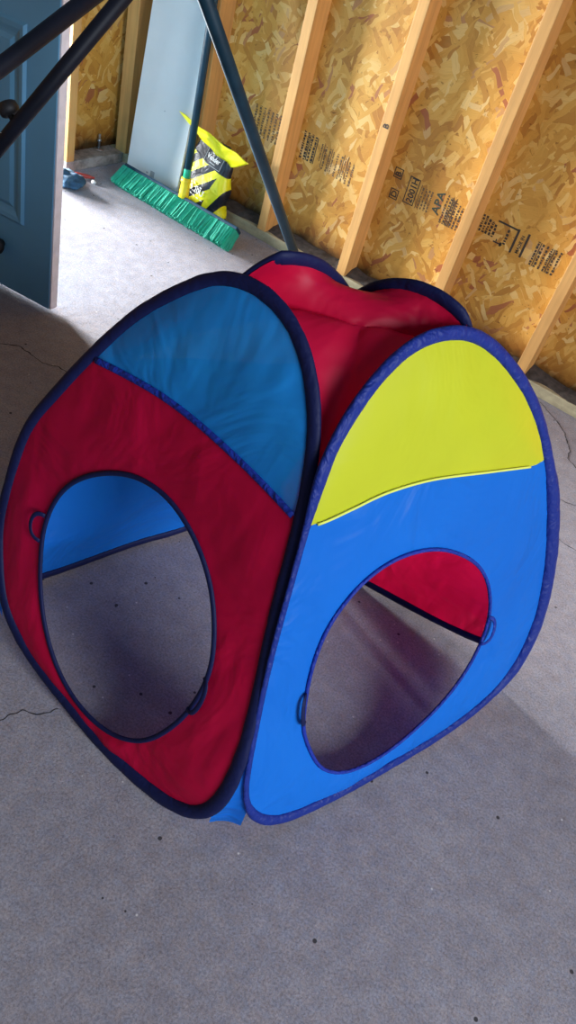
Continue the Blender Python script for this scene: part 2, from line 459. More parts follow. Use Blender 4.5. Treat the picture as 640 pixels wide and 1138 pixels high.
for x0, x1 in zip(STUD_EDGES, STUD_EDGES[1:]):
    dirt_strip('plate_grit', wall_r, (x0, OY - 0.0005, 0), (x1 - 0.040, OY - 0.0005, 0), 0.05, 0.095, 0.0415, 70)

# ink stamps on the strand board: baselines run up the wall
def stamp(name, fn, m_=None):
    b2 = bmesh.new(); fn(b2); return obj(name, b2, m_ or INK, wall_r, smooth=False)
UP = Vector((0, 0, 1)); RT = Vector((1, 0, 0)); FY = OY - 0.0006
def bar(b2, x0, x1, z0, z1): box(b2, x0, x1, FY - 0.0004, FY + 0.001, z0, z1)
def frame(b2, x0, x1, z0, z1, t=0.003):
    bar(b2, x0, x0 + t, z0, z1); bar(b2, x1 - t, x1, z0, z1); bar(b2, x0, x1, z0, z0 + t); bar(b2, x0, x1, z1 - t, z1)
def microline(b2, x, z0, z1, w=0.006, seed=0):
    r = random.Random(seed); z = z0
    while z < z1:
        l = r.uniform(0.003, 0.011); bar(b2, x + r.uniform(0, w * 0.25), x + w * r.uniform(0.7, 1), z, min(z + l, z1)); z += l + r.uniform(0.0015, 0.005)
def vtext(b2, body, x, z, size, sq=1.0): add_text(b2, body, (x, FY, z), (0, 0, 1), (-1, 0, 0), size, 0.0005, sq)

def big_panel(b2):
    for k in range(9):
        x = -1.565 + k * 0.019; off = -0.006 * k
        microline(b2, x, 0.345 + 0.02 * (k == 0) + off * 0.3, 0.43 + off * 0.3, 0.009 if k % 3 else 0.006, 40 + k)
        if k in (0, 2, 5, 6): bar(b2, x + 0.012, x + 0.0145, 0.345, 0.43)
stamp('printed_stamp', big_panel, INKSOFT)
def left_panel(b2):
    for k in range(9): microline(b2, -1.90 + k * 0.020, 0.345, 0.455, 0.012, 80 + k)
stamp('printed_stamp', left_panel, INKSOFT)
def strip_panel(b2):
    for k in range(4):
        microline(b2, -1.655 + k * 0.018, 0.345, 0.445, 0.012, 120 + k)
        if k % 2: bar(b2, -1.655 + k * 0.018 + 0.013, -1.652 + k * 0.018 + 0.013, 0.345, 0.44)
stamp('printed_stamp', strip_panel)
def letters_d(b2):
    frame(b2, -1.240, -1.205, 0.440, 0.476); vtext(b2, 'B', -1.211, 0.446, 0.033)
    frame(b2, -1.232, -1.197, 0.366, 0.402); vtext(b2, 'D', -1.203, 0.372, 0.033)
stamp('printed_stamp', letters_d)
def year(b2):
    frame(b2, -1.172, -1.128, 0.374, 0.470); vtext(b2, '2001H', -1.136, 0.381, 0.036, 0.9)
stamp('printed_stamp', year)
def micro_mid(b2):
    for k in range(4): microline(b2, -1.112 + k * 0.013, 0.377, 0.452, 0.008, 160 + k)
    bar(b2, -1.118, -1.116, 0.372, 0.458)
stamp('printed_stamp', micro_mid, INKSOFT)
def apa(b2): vtext(b2, 'APA', -1.022, 0.386, 0.042, 1.05)
stamp('printed_stamp', apa, INKGREEN)
def micro_apa(b2):
    for k in range(6):
        microline(b2, -1.010 + k * 0.0135, 0.366, 0.468 - 0.004 * k, 0.008, 200 + k)
        if k in (1, 2): bar(b2, -1.0005 + k * 0.0135, -0.998 + k * 0.0135, 0.366, 0.468)
stamp('printed_stamp', micro_apa)
def dense(b2):
    for k in range(6): microline(b2, -0.872 + k * 0.013, 0.405, 0.472 - 0.004 * k, 0.011, 240 + k)
stamp('printed_stamp', dense)
def made(b2):
    vtext(b2, 'MADE IN', -0.690, 0.392, 0.017, 0.95)
    bar(b2, -0.722, -0.714, 0.385, 0.470); bar(b2, -0.682, -0.674, 0.385, 0.470)
    microline(b2, -0.757, 0.40, 0.455, 0.012, 280)
    bar(b2, -0.782, -0.778, 0.398, 0.406); bar(b2, -0.79, -0.755, 0.3925, 0.397); bar(b2, -0.765, -0.757, 0.388, 0.402); bar(b2, -0.80, -0.72, 0.462, 0.468)
stamp('printed_stamp', made)
def last(b2):
    for k in range(6):
        microline(b2, -0.640 + k * 0.017, 0.378, 0.462, 0.010, 320 + k)
        if k in (0, 3): bar(b2, -0.6275 + k * 0.017, -0.625 + k * 0.017, 0.378, 0.462)
stamp('printed_stamp', last)
# mark on a stud face
b2 = bmesh.new(); add_text(b2, 'B', (-1.2762, WY - 0.0006, 0.60), (0, 0, 1), (-1, 0, 0), 0.03, 0.0005); obj('printed_stamp', b2, INK, wall_r, smooth=False)

# left wall: strand board either side of the open doorway
D0, D1 = 1.47, 2.33      # doorway
bm = bmesh.new()
box(bm, OX - 0.015, OX, D1 + 0.04, OY, 0.03, 2.44); box(bm, OX - 0.015, OX, -2.2, D0 - 0.04, 0.03, 2.44); box(bm, OX - 0.015, OX, D0 - 0.04, D1 + 0.04, 2.08, 2.44)
wall_l = struct(obj('wall_left', bm, OSB_L, smooth=False, origin=(0, 0, 0)))
for y0, y1 in ((D1, D1 + 0.04), (D0 - 0.04, D0), (0.93, 0.97), (0.52, 0.56), (0.12, 0.16), (-0.29, -0.25), (-0.70, -0.66), (-1.1, -1.06)):
    bm = bmesh.new(); box(bm, OX, LX, y0, y1, 0.042, 2.40, 0.002); obj('stud', bm, STUD, wall_l, smooth=False)
for y0, y1 in ((D1, WY), (-2.2, D0)):
    bm = bmesh.new(); box(bm, OX, LX, y0, y1, 0.0, 0.042, 0.003); obj('sole_plate', bm, PLATE_L, wall_l, smooth=False)
bm = bmesh.new(); box(bm, OX, LX, D0, D1, 2.04, 2.12, 0.003); obj('header', bm, STUD, wall_l, smooth=False)
bm = bmesh.new(); lathe(bm, [(0.005, 0.040), (0.005, 0.075), (0.009, 0.075), (0.009, 0.084), (0.005, 0.084), (0.005, 0.105), (0.002, 0.106)], (-2.555, 2.575, 0), seg=12)
lathe(bm, [(0.022, 0.0415), (0.022, 0.044), (0.005, 0.045)], (-2.555, 2.575, 0), seg=16)
obj('anchor_bolt', bm, STEEL, wall_l)
# dark patch of grime low on the board, in the corner
dirt_strip('plate_grit', wall_l, (OX + 0.0005, 2.40, 0), (OX + 0.0005, 2.65, 0), -0.05, -0.03, 0.0415, 40)

# ------------------------------------------------------------------ the open door
DP = Vector((-1.6805, 1.5306, 0)); du = Vector((0.9906, 0.1369, 0)); dn = Vector((-0.1369, 0.9906, 0))   # free edge, along, into the doorway
DW, DH, DT, DZ = 0.76, 2.02, 0.036, 0.012
door = struct(thing('door_1', 'slate blue panelled door standing open in front of the left wall', 'door', DP - du * DW))
if 'category' in door: del door['category']
bm = bmesh.new(); obox(bm, DP - du * DW + Vector((0, 0, DZ)), du, dn, UP, DW - 0.0012, DT, DH, 0.002)
obj('door_leaf', bm, DOORBLUE, door, smooth=False)
bm = bmesh.new(); obox(bm, DP - du * 0.0012 + dn * 0.003 + Vector((0, 0, DZ)), du, dn, UP, 0.006, DT - 0.006, DH, 0.001)
obj('door_edge', bm, DOOREDGE_LIT, door, smooth=False)
def door_panel(x0, x1, z0, z1):
    """raised moulding: a bevelled frame standing 8 mm proud round a sunk field; x measured back from the free edge"""
    b3 = bmesh.new(); prof = [(0, 0.0), (0.006, 0.009), (0.018, 0.007), (0.030, 0.002), (0.040, -0.0), (0.052, 0.005)]
    loops = []
    for off, h in prof:
        loops.append([b3.verts.new(DP - du * a - dn * h + Vector((0, 0, z))) for a, z in ((x0 + off, z0 + off), (x1 - off, z0 + off), (x1 - off, z1 - off), (x0 + off, z1 - off))])
    for A, B in zip(loops, loops[1:]):
        for j in range(4): b3.faces.new((A[j], A[(j + 1) % 4], B[(j + 1) % 4], B[j]))
    b3.faces.new(loops[-1])
    return obj('door_panel', b3, DOORBLUE, door, smooth=False)
for x0, x1 in ((0.103, 0.345), (0.415, 0.657)):
    for z0, z1 in ((0.245, 0.78), (0.95, 1.55), (1.66, 1.88)): door_panel(x0, x1, z0, z1)
bm = bmesh.new(); lathe(bm, [(0.012, 0.0), (0.012, 0.012), (0.024, 0.016), (0.028, 0.024), (0.026, 0.034), (0.014, 0.040)], DP - du * 0.188 + Vector((0, 0, 0.155)), tuple(-dn), 20)
o = obj('door_bumper', bm, RUBBER, door); o['label'] = 'round black rubber bumper low on the door'
for z in (0.25, 1.0, 1.8):
    bm = bmesh.new(); c = DP - du * (DW + 0.006) + Vector((0, 0, z)); lathe(bm, [(0.006, -0.045), (0.006, 0.045)], c, seg=10); obj('hinge', bm, STEEL, door)

# ------------------------------------------------------------------ the play tent
def closed_spline(pts, n):
    """Catmull-Rom through pts, resampled evenly to n points"""
    P = np.array(pts, float); k = len(P); out = []
    for i in range(k):
        p0, p1, p2, p3 = P[i - 1], P[i], P[(i + 1) % k], P[(i + 2) % k]
        for t in np.linspace(0, 1, 12, endpoint=False):
            out.append(0.5 * ((2 * p1) + (p2 - p0) * t + (2 * p0 - 5 * p1 + 4 * p2 - p3) * t * t + (3 * p1 - p0 - 3 * p2 + p3) * t ** 3))
    return even(np.array(out), n, True)
def even(P, n, closed=False):
    P = np.array(P, float)
    Q = np.vstack([P, P[:1]]) if closed else P
    s = np.r_[0, np.cumsum(np.linalg.norm(np.diff(Q, axis=0), axis=1))]
    t = np.linspace(0, s[-1], n, endpoint=not closed)
    return np.stack([np.interp(t, s, Q[:, j]) for j in range(Q.shape[1])], 1)
def open_spline(pts, n):
    P = np.array(pts, float); P = np.vstack([2 * P[0] - P[1], P, 2 * P[-1] - P[-2]]); out = []
    for i in range(1, len(P) - 2):
        p0, p1, p2, p3 = P[i - 1], P[i], P[i + 1], P[i + 2]
        for t in np.linspace(0, 1, 12, endpoint=False):
            out.append(0.5 * ((2 * p1) + (p2 - p0) * t + (2 * p0 - 5 * p1 + 4 * p2 - p3) * t * t + (3 * p1 - p0 - 3 * p2 + p3) * t ** 3))
    out.append(P[-2]); return even(np.array(out), n)
def smooth_closed(P, it):
    for _ in range(it): P = 0.25 * np.roll(P, 1, 0) + 0.5 * P + 0.25 * np.roll(P, -1, 0)
    return P

NLo = [[0.699, 0.275], [0.703, 0.441], [0.662, 0.554], [0.61, 0.665], [0.557, 0.756], [0.501, 0.822], [0.446, 0.872], [0.385, 0.892], [0.324, 0.887], [0.271, 0.862], [0.223, 0.816], [0.18, 0.747], [0.145, 0.645], [0.126, 0.565], [0.100, 0.455], [0.063, 0.322], [0.036, 0.198], [0.033, 0.11], [0.055, 0.052], [0.111, 0.018], [0.197, 0.002], [0.312, 0.002], [0.413, 0.016], [0.533, 0.042], [0.616, 0.092], [0.671, 0.180]]
NRo = [[0.128, 0.695], [0.147, 0.752], [0.186, 0.813], [0.234, 0.862], [0.286, 0.893], [0.345, 0.903], [0.41, 0.894], [0.478, 0.859], [0.564, 0.79], [0.64, 0.699], [0.707, 0.582], [0.746, 0.48], [0.775, 0.366], [0.783, 0.233], [0.744, 0.122], [0.666, 0.058], [0.541, 0.023], [0.389, 0.009], [0.25, 0.004], [0.12, 0.018], [0.058, 0.062], [0.033, 0.127], [0.040, 0.23], [0.064, 0.40], [0.098, 0.56]]
NLh = [[0.567, 0.247], [0.583, 0.309], [0.58, 0.369], [0.56, 0.42], [0.521, 0.465], [0.471, 0.5], [0.426, 0.517], [0.373, 0.52], [0.326, 0.507], [0.277, 0.48], [0.234, 0.442], [0.199, 0.392], [0.173, 0.335], [0.163, 0.283], [0.167, 0.213], [0.187, 0.145], [0.217, 0.091], [0.26, 0.057], [0.313, 0.041], [0.377, 0.045], [0.44, 0.072], [0.494, 0.119], [0.537, 0.180]]
NRh = [[0.150, 0.271], [0.156, 0.35], [0.178, 0.423], [0.217, 0.474], [0.26, 0.505], [0.316, 0.522], [0.389, 0.519], [0.46, 0.493], [0.53, 0.446], [0.576, 0.386], [0.599, 0.315], [0.595, 0.255], [0.568, 0.190], [0.519, 0.134], [0.452, 0.092], [0.378, 0.064], [0.305, 0.058], [0.248, 0.074], [0.201, 0.114], [0.171, 0.174], [0.153, 0.225]]
NLs = [[0.605, 0.641], [0.533, 0.652], [0.454, 0.660], [0.373, 0.659], [0.284, 0.650], [0.214, 0.639], [0.155, 0.627]]
NRs = [[0.122, 0.632], [0.157, 0.634], [0.204, 0.642], [0.274, 0.654], [0.371, 0.655], [0.503, 0.640], [0.646, 0.623]]
LEAN = math.radians(18)
NOUT = 200

class Face:
    def __init__(s, O, u, outline, seam, hole, sx=1.0, sy=1.0, shift=0.0):
        s.O = np.array(O, float); s.u = np.array([*u, 0.0]); s.u /= np.linalg.norm(s.u)
        inw = np.array([-s.u[1], s.u[0], 0.0])
        cen = np.array([-0.43, 0.97, 0])
        if inw @ (cen - s.O) < 0: inw = -inw
        s.v = np.array([0, 0, 1.0]) * math.cos(LEAN) + inw * math.sin(LEAN)
        s.n = np.cross(s.u, s.v)
        if s.n @ inw > 0: s.n = -s.n            # outward
        c = (min(p[0] for p in outline) + max(p[0] for p in outline)) / 2
        f = lambda P: np.array([[(p[0] - c) * sx + c + shift, p[1] * sy] for p in P])
        s.out = smooth_closed(closed_spline(f(outline), NOUT), 6)
        s.mid = s.out.copy()                     # binding centre line, inset from the outer edge
        t = np.roll(s.out, -1, 0) - np.roll(s.out, 1, 0); t /= np.linalg.norm(t, axis=1)[:, None]
        nn = np.stack([-t[:, 1], t[:, 0]], 1); cc = s.out.mean(0)
        if ((cc - s.out) * nn).sum() < 0: nn = -nn
        s.mid = s.out + nn * 0.0085
        s.seam = open_spline(f(seam), 60)
        s.hole = smooth_closed(closed_spline(f(hole), 120), 4) if hole is not None else None
        s.cx = c + shift
        s.zips = []; s.behind = []
        um = s.mid[:, 0].mean(); s.tab = {}
        for key, sel in (('lo', s.mid[:, 0] < um), ('hi', s.mid[:, 0] >= um)):
            e = s.mid[sel]; e = e[np.argsort(e[:, 1])]; s.tab[key] = e
        s.width = s.mid[:, 0].max() - s.mid[:, 0].min()
    def su(s, key, v): e = s.tab[key]; v = min(0.66, max(0.16, v)); return np.interp(v, e[:, 1], e[:, 0])
    def flat(s, q): return s.O + s.u * q[0] + s.v * q[1]
    def P(s, q, h=0.0, clear=0.016):
        p = s.flat(q) + s.n * h
        for key, other, okey, share, gap in s.zips:      # sewn corner: this side is drawn to its neighbour's side
            v = min(0.66, max(0.16, q[1])); us = s.su(key, v)
            d = other.flat((other.su(okey, v), v)) - s.flat((us, v))
            wu = min(1.0, abs(q[0] - us) / (0.48 * s.width)); wu = 1 - wu * wu * (3 - 2 * wu)
            wv = min(1.0, max(0.0, (q[1] - 0.50) / 0.36)); wv = 1 - wv * wv * (3 - 2 * wv)
            p = p + (d * share + s.n * gap) * (wu * wv)
        for other in s.behind:                           # and it stays on the inner side of that neighbour
            d = (p - other.O) @ other.n
            if d > -clear: p = p - other.n * (d + clear)
        return Vector(p)

# feet of the four panels on the floor (corner nearest the viewer first)
fNL = Face((-0.182, 0.5844, 0), (-0.9991, 0.0435), NLo, NLs, NLh)
fNR = Face((-0.1687, 0.5939, 0), (0.3586, 0.9335), NRo, NRs, NRh)
Lc, Bc, Rc = np.array([-0.964, 0.633, 0]), np.array([-0.658, 1.334, 0]), np.array([0.112, 1.362, 0])
def far_face(a, b_, outline, seam, shift):
    w = np.linalg.norm(b_ - a); c = (min(p[0] for p in outline) + max(p[0] for p in outline)) / 2
    return Face(a, (b_ - a)[:2], outline, seam, None, 0.9, 1.04, w / 2 + shift - c)
fBL = far_face(Lc, Bc, NRo, NRs, 0.09)
fRB = far_face(Bc, Rc, NLo, NLs, -0.09)

fBL.zips = [('lo', fNL, 'hi', 1.0, 0.010), ('hi', fRB, 'lo', 0.5, 0.006)]
fRB.zips = [('hi', fNR, 'hi', 1.0, 0.010), ('lo', fBL, 'hi', 0.5, 0.006)]

fBL.behind = [fNL]; fRB.behind = [fNR]

tent = thing('play_tent', 'pop-up play tent of red, blue and yellow nylon with oval openings on the concrete', 'tent', (-0.43, 0.97, 0))

def nearest(P, q): return int(np.argmin(((P - np.array(q)) ** 2).sum(1)))
def arc(P, i, j):
    return P[i:j + 1] if i <= j else np.vstack([P[i:], P[:j + 1]])
def arcs(F_):
    """split the binding centre line at the seam's ends: upper arc running from the seam's first to last end, lower arc back"""
    i, j = nearest(F_.mid, F_.seam[0]), nearest(F_.mid, F_.seam[-1])
    a, b_ = arc(F_.mid, i, j), arc(F_.mid, j, i)
    if a[:, 1].max() > b_[:, 1].max(): up, lo = a, b_
    else: up, lo = b_[::-1], a[::-1]
    return up, lo

def wrinkle(p, k): return 0.5 * noise.noise(Vector((p[0] * 9 + k, p[1] * 4, k))) + 0.25 * noise.noise(Vector((p[0] * 24, p[1] * 9 + k, 3)))

def panels(F_, m_low, m_up, key):
    up, lo = arcs(F_)
    # upper panel
    n, rows = 60, 22
    S_ = F_.seam.copy(); S_[0] = up[0]; S_[-1] = up[-1]
    U = even(up, n); b2 = bmesh.new(); grid = []
    for r in range(rows + 1):
        w = r / rows; line = []
        for k in range(n):
            q = S_[k] * (1 - w) + U[k] * w; t = k / (n - 1)
            e = math.sin(math.pi * w) * math.sin(math.pi * t)
            line.append(b2.verts.new(F_.P(q, 0.010 * e + 0.016 * e * wrinkle(q, key))))
        grid.append(line)
    for A, B in zip(grid, grid[1:]):
        for k in range(n - 1): b2.faces.new((A[k], A[k + 1], B[k + 1], B[k]))
    bmesh.ops.remove_doubles(b2, verts=b2.verts, dist=1e-5)
    obj('upper_panel', b2, m_up, tent)
    # lower panel with its oval opening
    loop = np.vstack([S_[:-1], lo[:-1]]); N_ = 180
    loop = even(loop, N_, True)
    c = F_.hole.mean(0) if F_.hole is not None else np.array([F_.cx, 0.30])
    if F_.hole is not None:
        ha = np.unwrap(np.arctan2(F_.hole[:, 1] - c[1], F_.hole[:, 0] - c[0]))
        if ha[-1] < ha[0]: ha, hp = ha[::-1], F_.hole[::-1]
        else: hp = F_.hole
        ha3 = np.r_[ha - 2 * math.pi, ha, ha + 2 * math.pi]; hp3 = np.vstack([hp, hp, hp])
    b2 = bmesh.new(); grid = []; R_ = 16
    for r in range(R_ + 1):
        w = r / R_; line = []
        for k in range(N_):
            q1 = loop[k]
            if F_.hole is not None:
                a = math.atan2(q1[1] - c[1], q1[0] - c[0])
                q0 = np.array([np.interp(a, ha3, hp3[:, 0]), np.interp(a, ha3, hp3[:, 1])])
            else: q0 = c + (q1 - c) * 0.02
            q = q0 * (1 - w) + q1 * w; e = math.sin(math.pi * w)
            line.append(b2.verts.new(F_.P(q, 0.004 * e + 0.012 * e * wrinkle(q, key + 5))))
        grid.append(line)
    for A, B in zip(grid, grid[1:]):
        for k in range(N_): b2.faces.new((A[k], A[(k + 1) % N_], B[(k + 1) % N_], B[k]))
    if F_.hole is None: b2.faces.new(grid[0])
    obj('lower_panel', b2, m_low, tent)
    return S_

def hoop(F_, m_, rad=0.0095, hgt=0.007, width=None):
    b2 = bmesh.new(); pts = [F_.P(q, 0.0) for q in F_.mid]
    tp = [1 + 0.07 * noise.noise(Vector((i * 0.35, F_.O[0], 0))) + 0.05 * noise.noise(Vector((i * 1.3, F_.O[1], 4))) for i in range(len(pts))]
    if width:
        w = np.array([width(q[0], q[1]) for q in F_.mid])
        for _ in range(12): w = 0.25 * np.roll(w, 1) + 0.5 * w + 0.25 * np.roll(w, -1)
        tp = [a * b_ for a, b_ in zip(tp, w)]
    sweep(b2, pts, rad, hgt, F_.n, True, 12, tp); return obj('hoop_binding', b2, m_, tent)

S_NL = panels(fNL, RED, MESHBLUE, 1)
S_NR = panels(fNR, BLUE, YELLOW, 2)
panels(fBL, BLUE, YELLOW, 3)
panels(fRB, RED, MESHBLUE, 4)
hoop(fNL, NAVY, 0.0112, width=lambda u, v: 1.25 if (u < 0.30 and v < 0.2) else 1.0); hoop(fNR, NAVY_LIT, 0.0112, width=lambda u, v: 0.5 if (u < 0.16 and 0.09 < v < 0.66) else (1.6 if u > 0.70 and v > 0.1 else 1.0)); hoop(fBL, NAVY, 0.0125); hoop(fRB, NAVY, 0.0125)
# seam tapes
b2 = bmesh.new(); sweep(b2, [fNL.P(q, 0.0035) for q in S_NL[1:-1]], 0.0058, 0.0022, fNL.n, False, 8); o = obj('seam_tape', b2, RIBBON, tent)
b2 = bmesh.new(); sweep(b2, [fNR.P(q, 0.0035) for q in S_NR[2:-3]], 0.0022, 0.0018, fNR.n, False, 8); obj('seam_tape', b2, PALEYEL, tent)
# rims of the oval openings and their toggle loops
def rim(F_, m_, r):
    b2 = bmesh.new(); sweep(b2, [F_.P(q, 0.002) for q in F_.hole], r, 0.0035, F_.n, True, 8); obj('opening_rim', b2, m_, tent)
rim(fNL, NAVY, 0.0048); rim(fNR, RIBBON, 0.0036)
def toggle(F_, p, q, reach, m_):
    p, q = np.array(p), np.array(q); c = F_.hole.mean(0); mid = (p + q) / 2; o_ = (mid - c) / np.linalg.norm(mid - c); d = q - p
    pts = []
    for k in range(21):
        f = math.pi * k / 20; w = math.sin(f) ** 0.7
        pts.append(F_.P(mid - d * 0.62 * math.cos(f) + o_ * (reach * w - 0.003), 0.004 + 0.010 * w))
    b2 = bmesh.new(); sweep(b2, pts, 0.0044, 0.0016, F_.n, False, 8); obj('toggle_loop', b2, m_, tent)
toggle(fNL, [0.590, 0.325], [0.584, 0.283], 0.022, NAVY)
toggle(fNL, [0.166, 0.285], [0.168, 0.225], 0.020, NAVY)
toggle(fNR, [0.147, 0.302], [0.150, 0.252], 0.013, NAVY)
toggle(fNR, [0.597, 0.300], [0.592, 0.250], 0.017, RIBBON)
# corners: blue gussets below, one red roof above
VZ = 0.60
VB = 0.835
def side(F_, right, v0, v1, n):
    """binding centre line on one side of a hoop between two heights; right = small-u side"""
    M_ = F_.mid; sel = M_[(M_[:, 0] < F_.mid[:, 0].mean()) if right else (M_[:, 0] > F_.mid[:, 0].mean())]
    vs = np.linspace(v0, v1, n); o_ = sel[np.argsort(sel[:, 1])]
    u_ = np.interp(vs, o_[:, 1], o_[:, 0]); return np.stack([u_, vs], 1)
def gusset(A, ra, B, rb, vmaxA, vmaxB, m_, v0=0.13, foot_z=0.004, bulge=0.06):
    n = 40; pa = side(A, ra, v0, vmaxA, n); pb = side(B, rb, v0, vmaxB, n)
    b2 = bmesh.new(); rows = []
    for k in range(n):
        a, b_ = A.P(pa[k]), B.P(pb[k]); g = (b_ - a).length
        mid = (a + b_) / 2
        row = []
        for j in range(9):
            t = j / 8; p = a.lerp(b_, t)
            cen = Vector((-0.43, 0.97, p.z)); d = (cen - p).normalized()
            row.append(b2.verts.new(p + d * (bulge * g * math.sin(math.pi * t))))
        rows.append(row)
    # foot of the gusset reaches the ground
    foot = []
    for v in rows[0]:
        foot.append(b2.verts.new((v.co.x, v.co.y, foot_z)))
    rows.insert(0, foot)
    for R0, R1 in zip(rows, rows[1:]):
        for j in range(8): b2.faces.new((R0[j], R0[j + 1], R1[j + 1], R1[j]))
    obj('corner_gusset', b2, m_, tent)
gusset(fNL, True, fNR, True, VZ, VZ, BLUE, 0.10, 0.024, 0.10)
gusset(fNR, False, fRB, False, VZ, VZ, BLUE)
gusset(fRB, True, fBL, False, VB, VB, BLUE)
gusset(fBL, True, fNL, False, VZ, VZ, BLUE)

def top_arc(F_, n, v_lo, v_hi):
    """binding centre line over the top, from height v_lo on the small-u side to v_hi on the large-u side"""
    M_ = F_.mid; k = int(np.argmax(M_[:, 1])); M_ = np.roll(M_, len(M_) // 2 - k, 0); ut = M_[len(M_) // 2][0]
    if M_[len(M_) // 2 - 5][0] > ut: M_ = M_[::-1]
    h_ = len(M_) // 2
    hi = [q for i_, q in enumerate(M_) if q[1] >= (v_lo if i_ < h_ else v_hi)]
    return [np.array(F_.P(q, -0.003, 0.004)) for q in even(np.array(hi), n)]
na = 40
ring = top_arc(fNL, na, VZ, VZ) + top_arc(fBL, na, VZ, VB) + top_arc(fRB, na, VB, VZ)
nr_arc = top_arc(fNR, na, VZ, VZ)[::-1]
ring = ring + nr_arc
# NL runs N->L, BL L->B, RB B->R, NR (reversed) R->N
ring = np.array(ring); ring = even(ring, 176, True)
NRG = 22; cen = np.array([ring[:, 0].mean(), ring[:, 1].mean(), 0.80])
G = np.stack([ring * (1 - r / NRG) + cen * (r / NRG) for r in range(NRG)], 0)
for it in range(3000):
    inner = np.vstack([G[2:], np.broadcast_to(cen, (1, *G[0].shape))])
    G[1:] = 0.25 * (np.roll(G[1:], 1, 1) + np.roll(G[1:], -1, 1) + G[:-1] + inner)
    G[1:, :, 2] += 0.00008
    cen = G[-1].mean(0)
b2 = bmesh.new(); rows = []
for r in range(NRG):
    e = math.sin(math.pi * min(1.0, r / NRG + 0.0) / 2) if r else 0
    rows.append([b2.verts.new(Vector(p) + Vector((0, 0, (0.010 * noise.noise(Vector((p[0] * 5, p[1] * 13, 2))) + 0.007 * noise.noise(Vector((p[0] * 22, p[1] * 9, 5)))) * e))) for p in G[r]])
for A, B in zip(rows, rows[1:]):
    for k in range(len(A)): b2.faces.new((A[k], A[(k + 1) % len(A)], B[(k + 1) % len(A)], B[k]))
c = b2.verts.new(Vector(cen))
for k in range(len(rows[-1])): b2.faces.new((rows[-1][k], rows[-1][(k + 1) % len(rows[-1])], c))
obj('roof_panel', b2, ROOFRED, tent)

# ------------------------------------------------------------------ dark tripod stand whose legs frame the view
apex = Vector((-0.872 * 1.45, 1.45, 1.35 - 0.164 * 1.45))
tri = thing('tripod_stand', 'tall dark metal tripod stand straddling the floor behind the tent and before the door', 'stand', (apex.x, apex.y, 0))
feet = [Vector((-1.388, 2.546, 0)), Vector((-1.934, 1.084, 0)), Vector((-1.75, 0.15, 0))]
for k, ft in enumerate(feet):
    d = (ft - apex).normalized(); a = apex + d * 0.04; e = ft - d * 0.01 + Vector((0, 0, 0.012))
    bm = bmesh.new(); sweep(bm, [a, a.lerp(e, 0.5), e], 0.0175, 0.0175, None, False, 14)
    leg = obj('leg', bm, POLE if k == 0 else POLEBLACK, tri)
    bm = bmesh.new(); sweep(bm, [e - d * 0.045, e - d * 0.02, e], 0.021, 0.021, None, False, 14, [0.95, 1.0, 0.85]); obj('rubber_foot', bm, RUBBER, leg)
bm = bmesh.new(); lathe(bm, [(0.02, -0.06), (0.05, -0.05), (0.055, 0.0), (0.05, 0.03), (0.02, 0.045)], apex, seg=24); obj('apex_joint', bm, POLEBLACK, tri)
# clamp knob on the leg before the door
d = (feet[1] - apex).normalized(); kp = apex + d * 0.80
kp = apex + (feet[1] - apex) * 0.43
side_d = Vector((-0.62, 0.10, 0.60)).normalized()
bm = bmesh.new(); sweep(bm, [kp, kp + side_d * 0.04], 0.007, 0.007, None, False, 10)
lathe(bm, [(0.012, 0.030), (0.022, 0.034), (0.025, 0.045), (0.022, 0.058), (0.010, 0.062)], kp, tuple(side_d), 18)
obj('clamp_knob', bm, RUBBER, tri)

# ------------------------------------------------------------------ board leaning in the corner
bn = Vector((0, -1, 0.0818)).normalized(); bu = Vector((0, 0.0818, 1)).normalized()
board = tag(obj('leaning_board', obox(bmesh.new(), Vector((-2.373, 2.560, 0.0)), (1, 0, 0), -bn, bu, 0.290, 0.011, 1.0, 0.0015), BOARD, None, False, (-2.228, 2.566, 0)),
            'tall pale grey board leaning against the studs behind the broom', 'board')
def on_board(x, t, h=0.0004): return Vector((-2.373 + x, 2.560, 0)) + bu * t + bn * h
bm = bmesh.new(); obox(bm, on_board(0.135, 0.054), (1, 0, 0), bn, bu, 0.022, 0.0008, 0.024, 0.0); obj('sticker', bm, GREY, board, False)
bm = bmesh.new(); obox(bm, on_board(0.112, 0.060), (1, 0, 0), bn, bu, 0.010, 0.0008, 0.006, 0.0); obj('scuff', bm, GREY, board, False)
bm = bmesh.new(); obox(bm, on_board(0.150, 0.32), (1, 0, 0), bn, bu, 0.004, 0.0008, 0.004, 0.0); obj('scuff', bm, GREY, board, False)

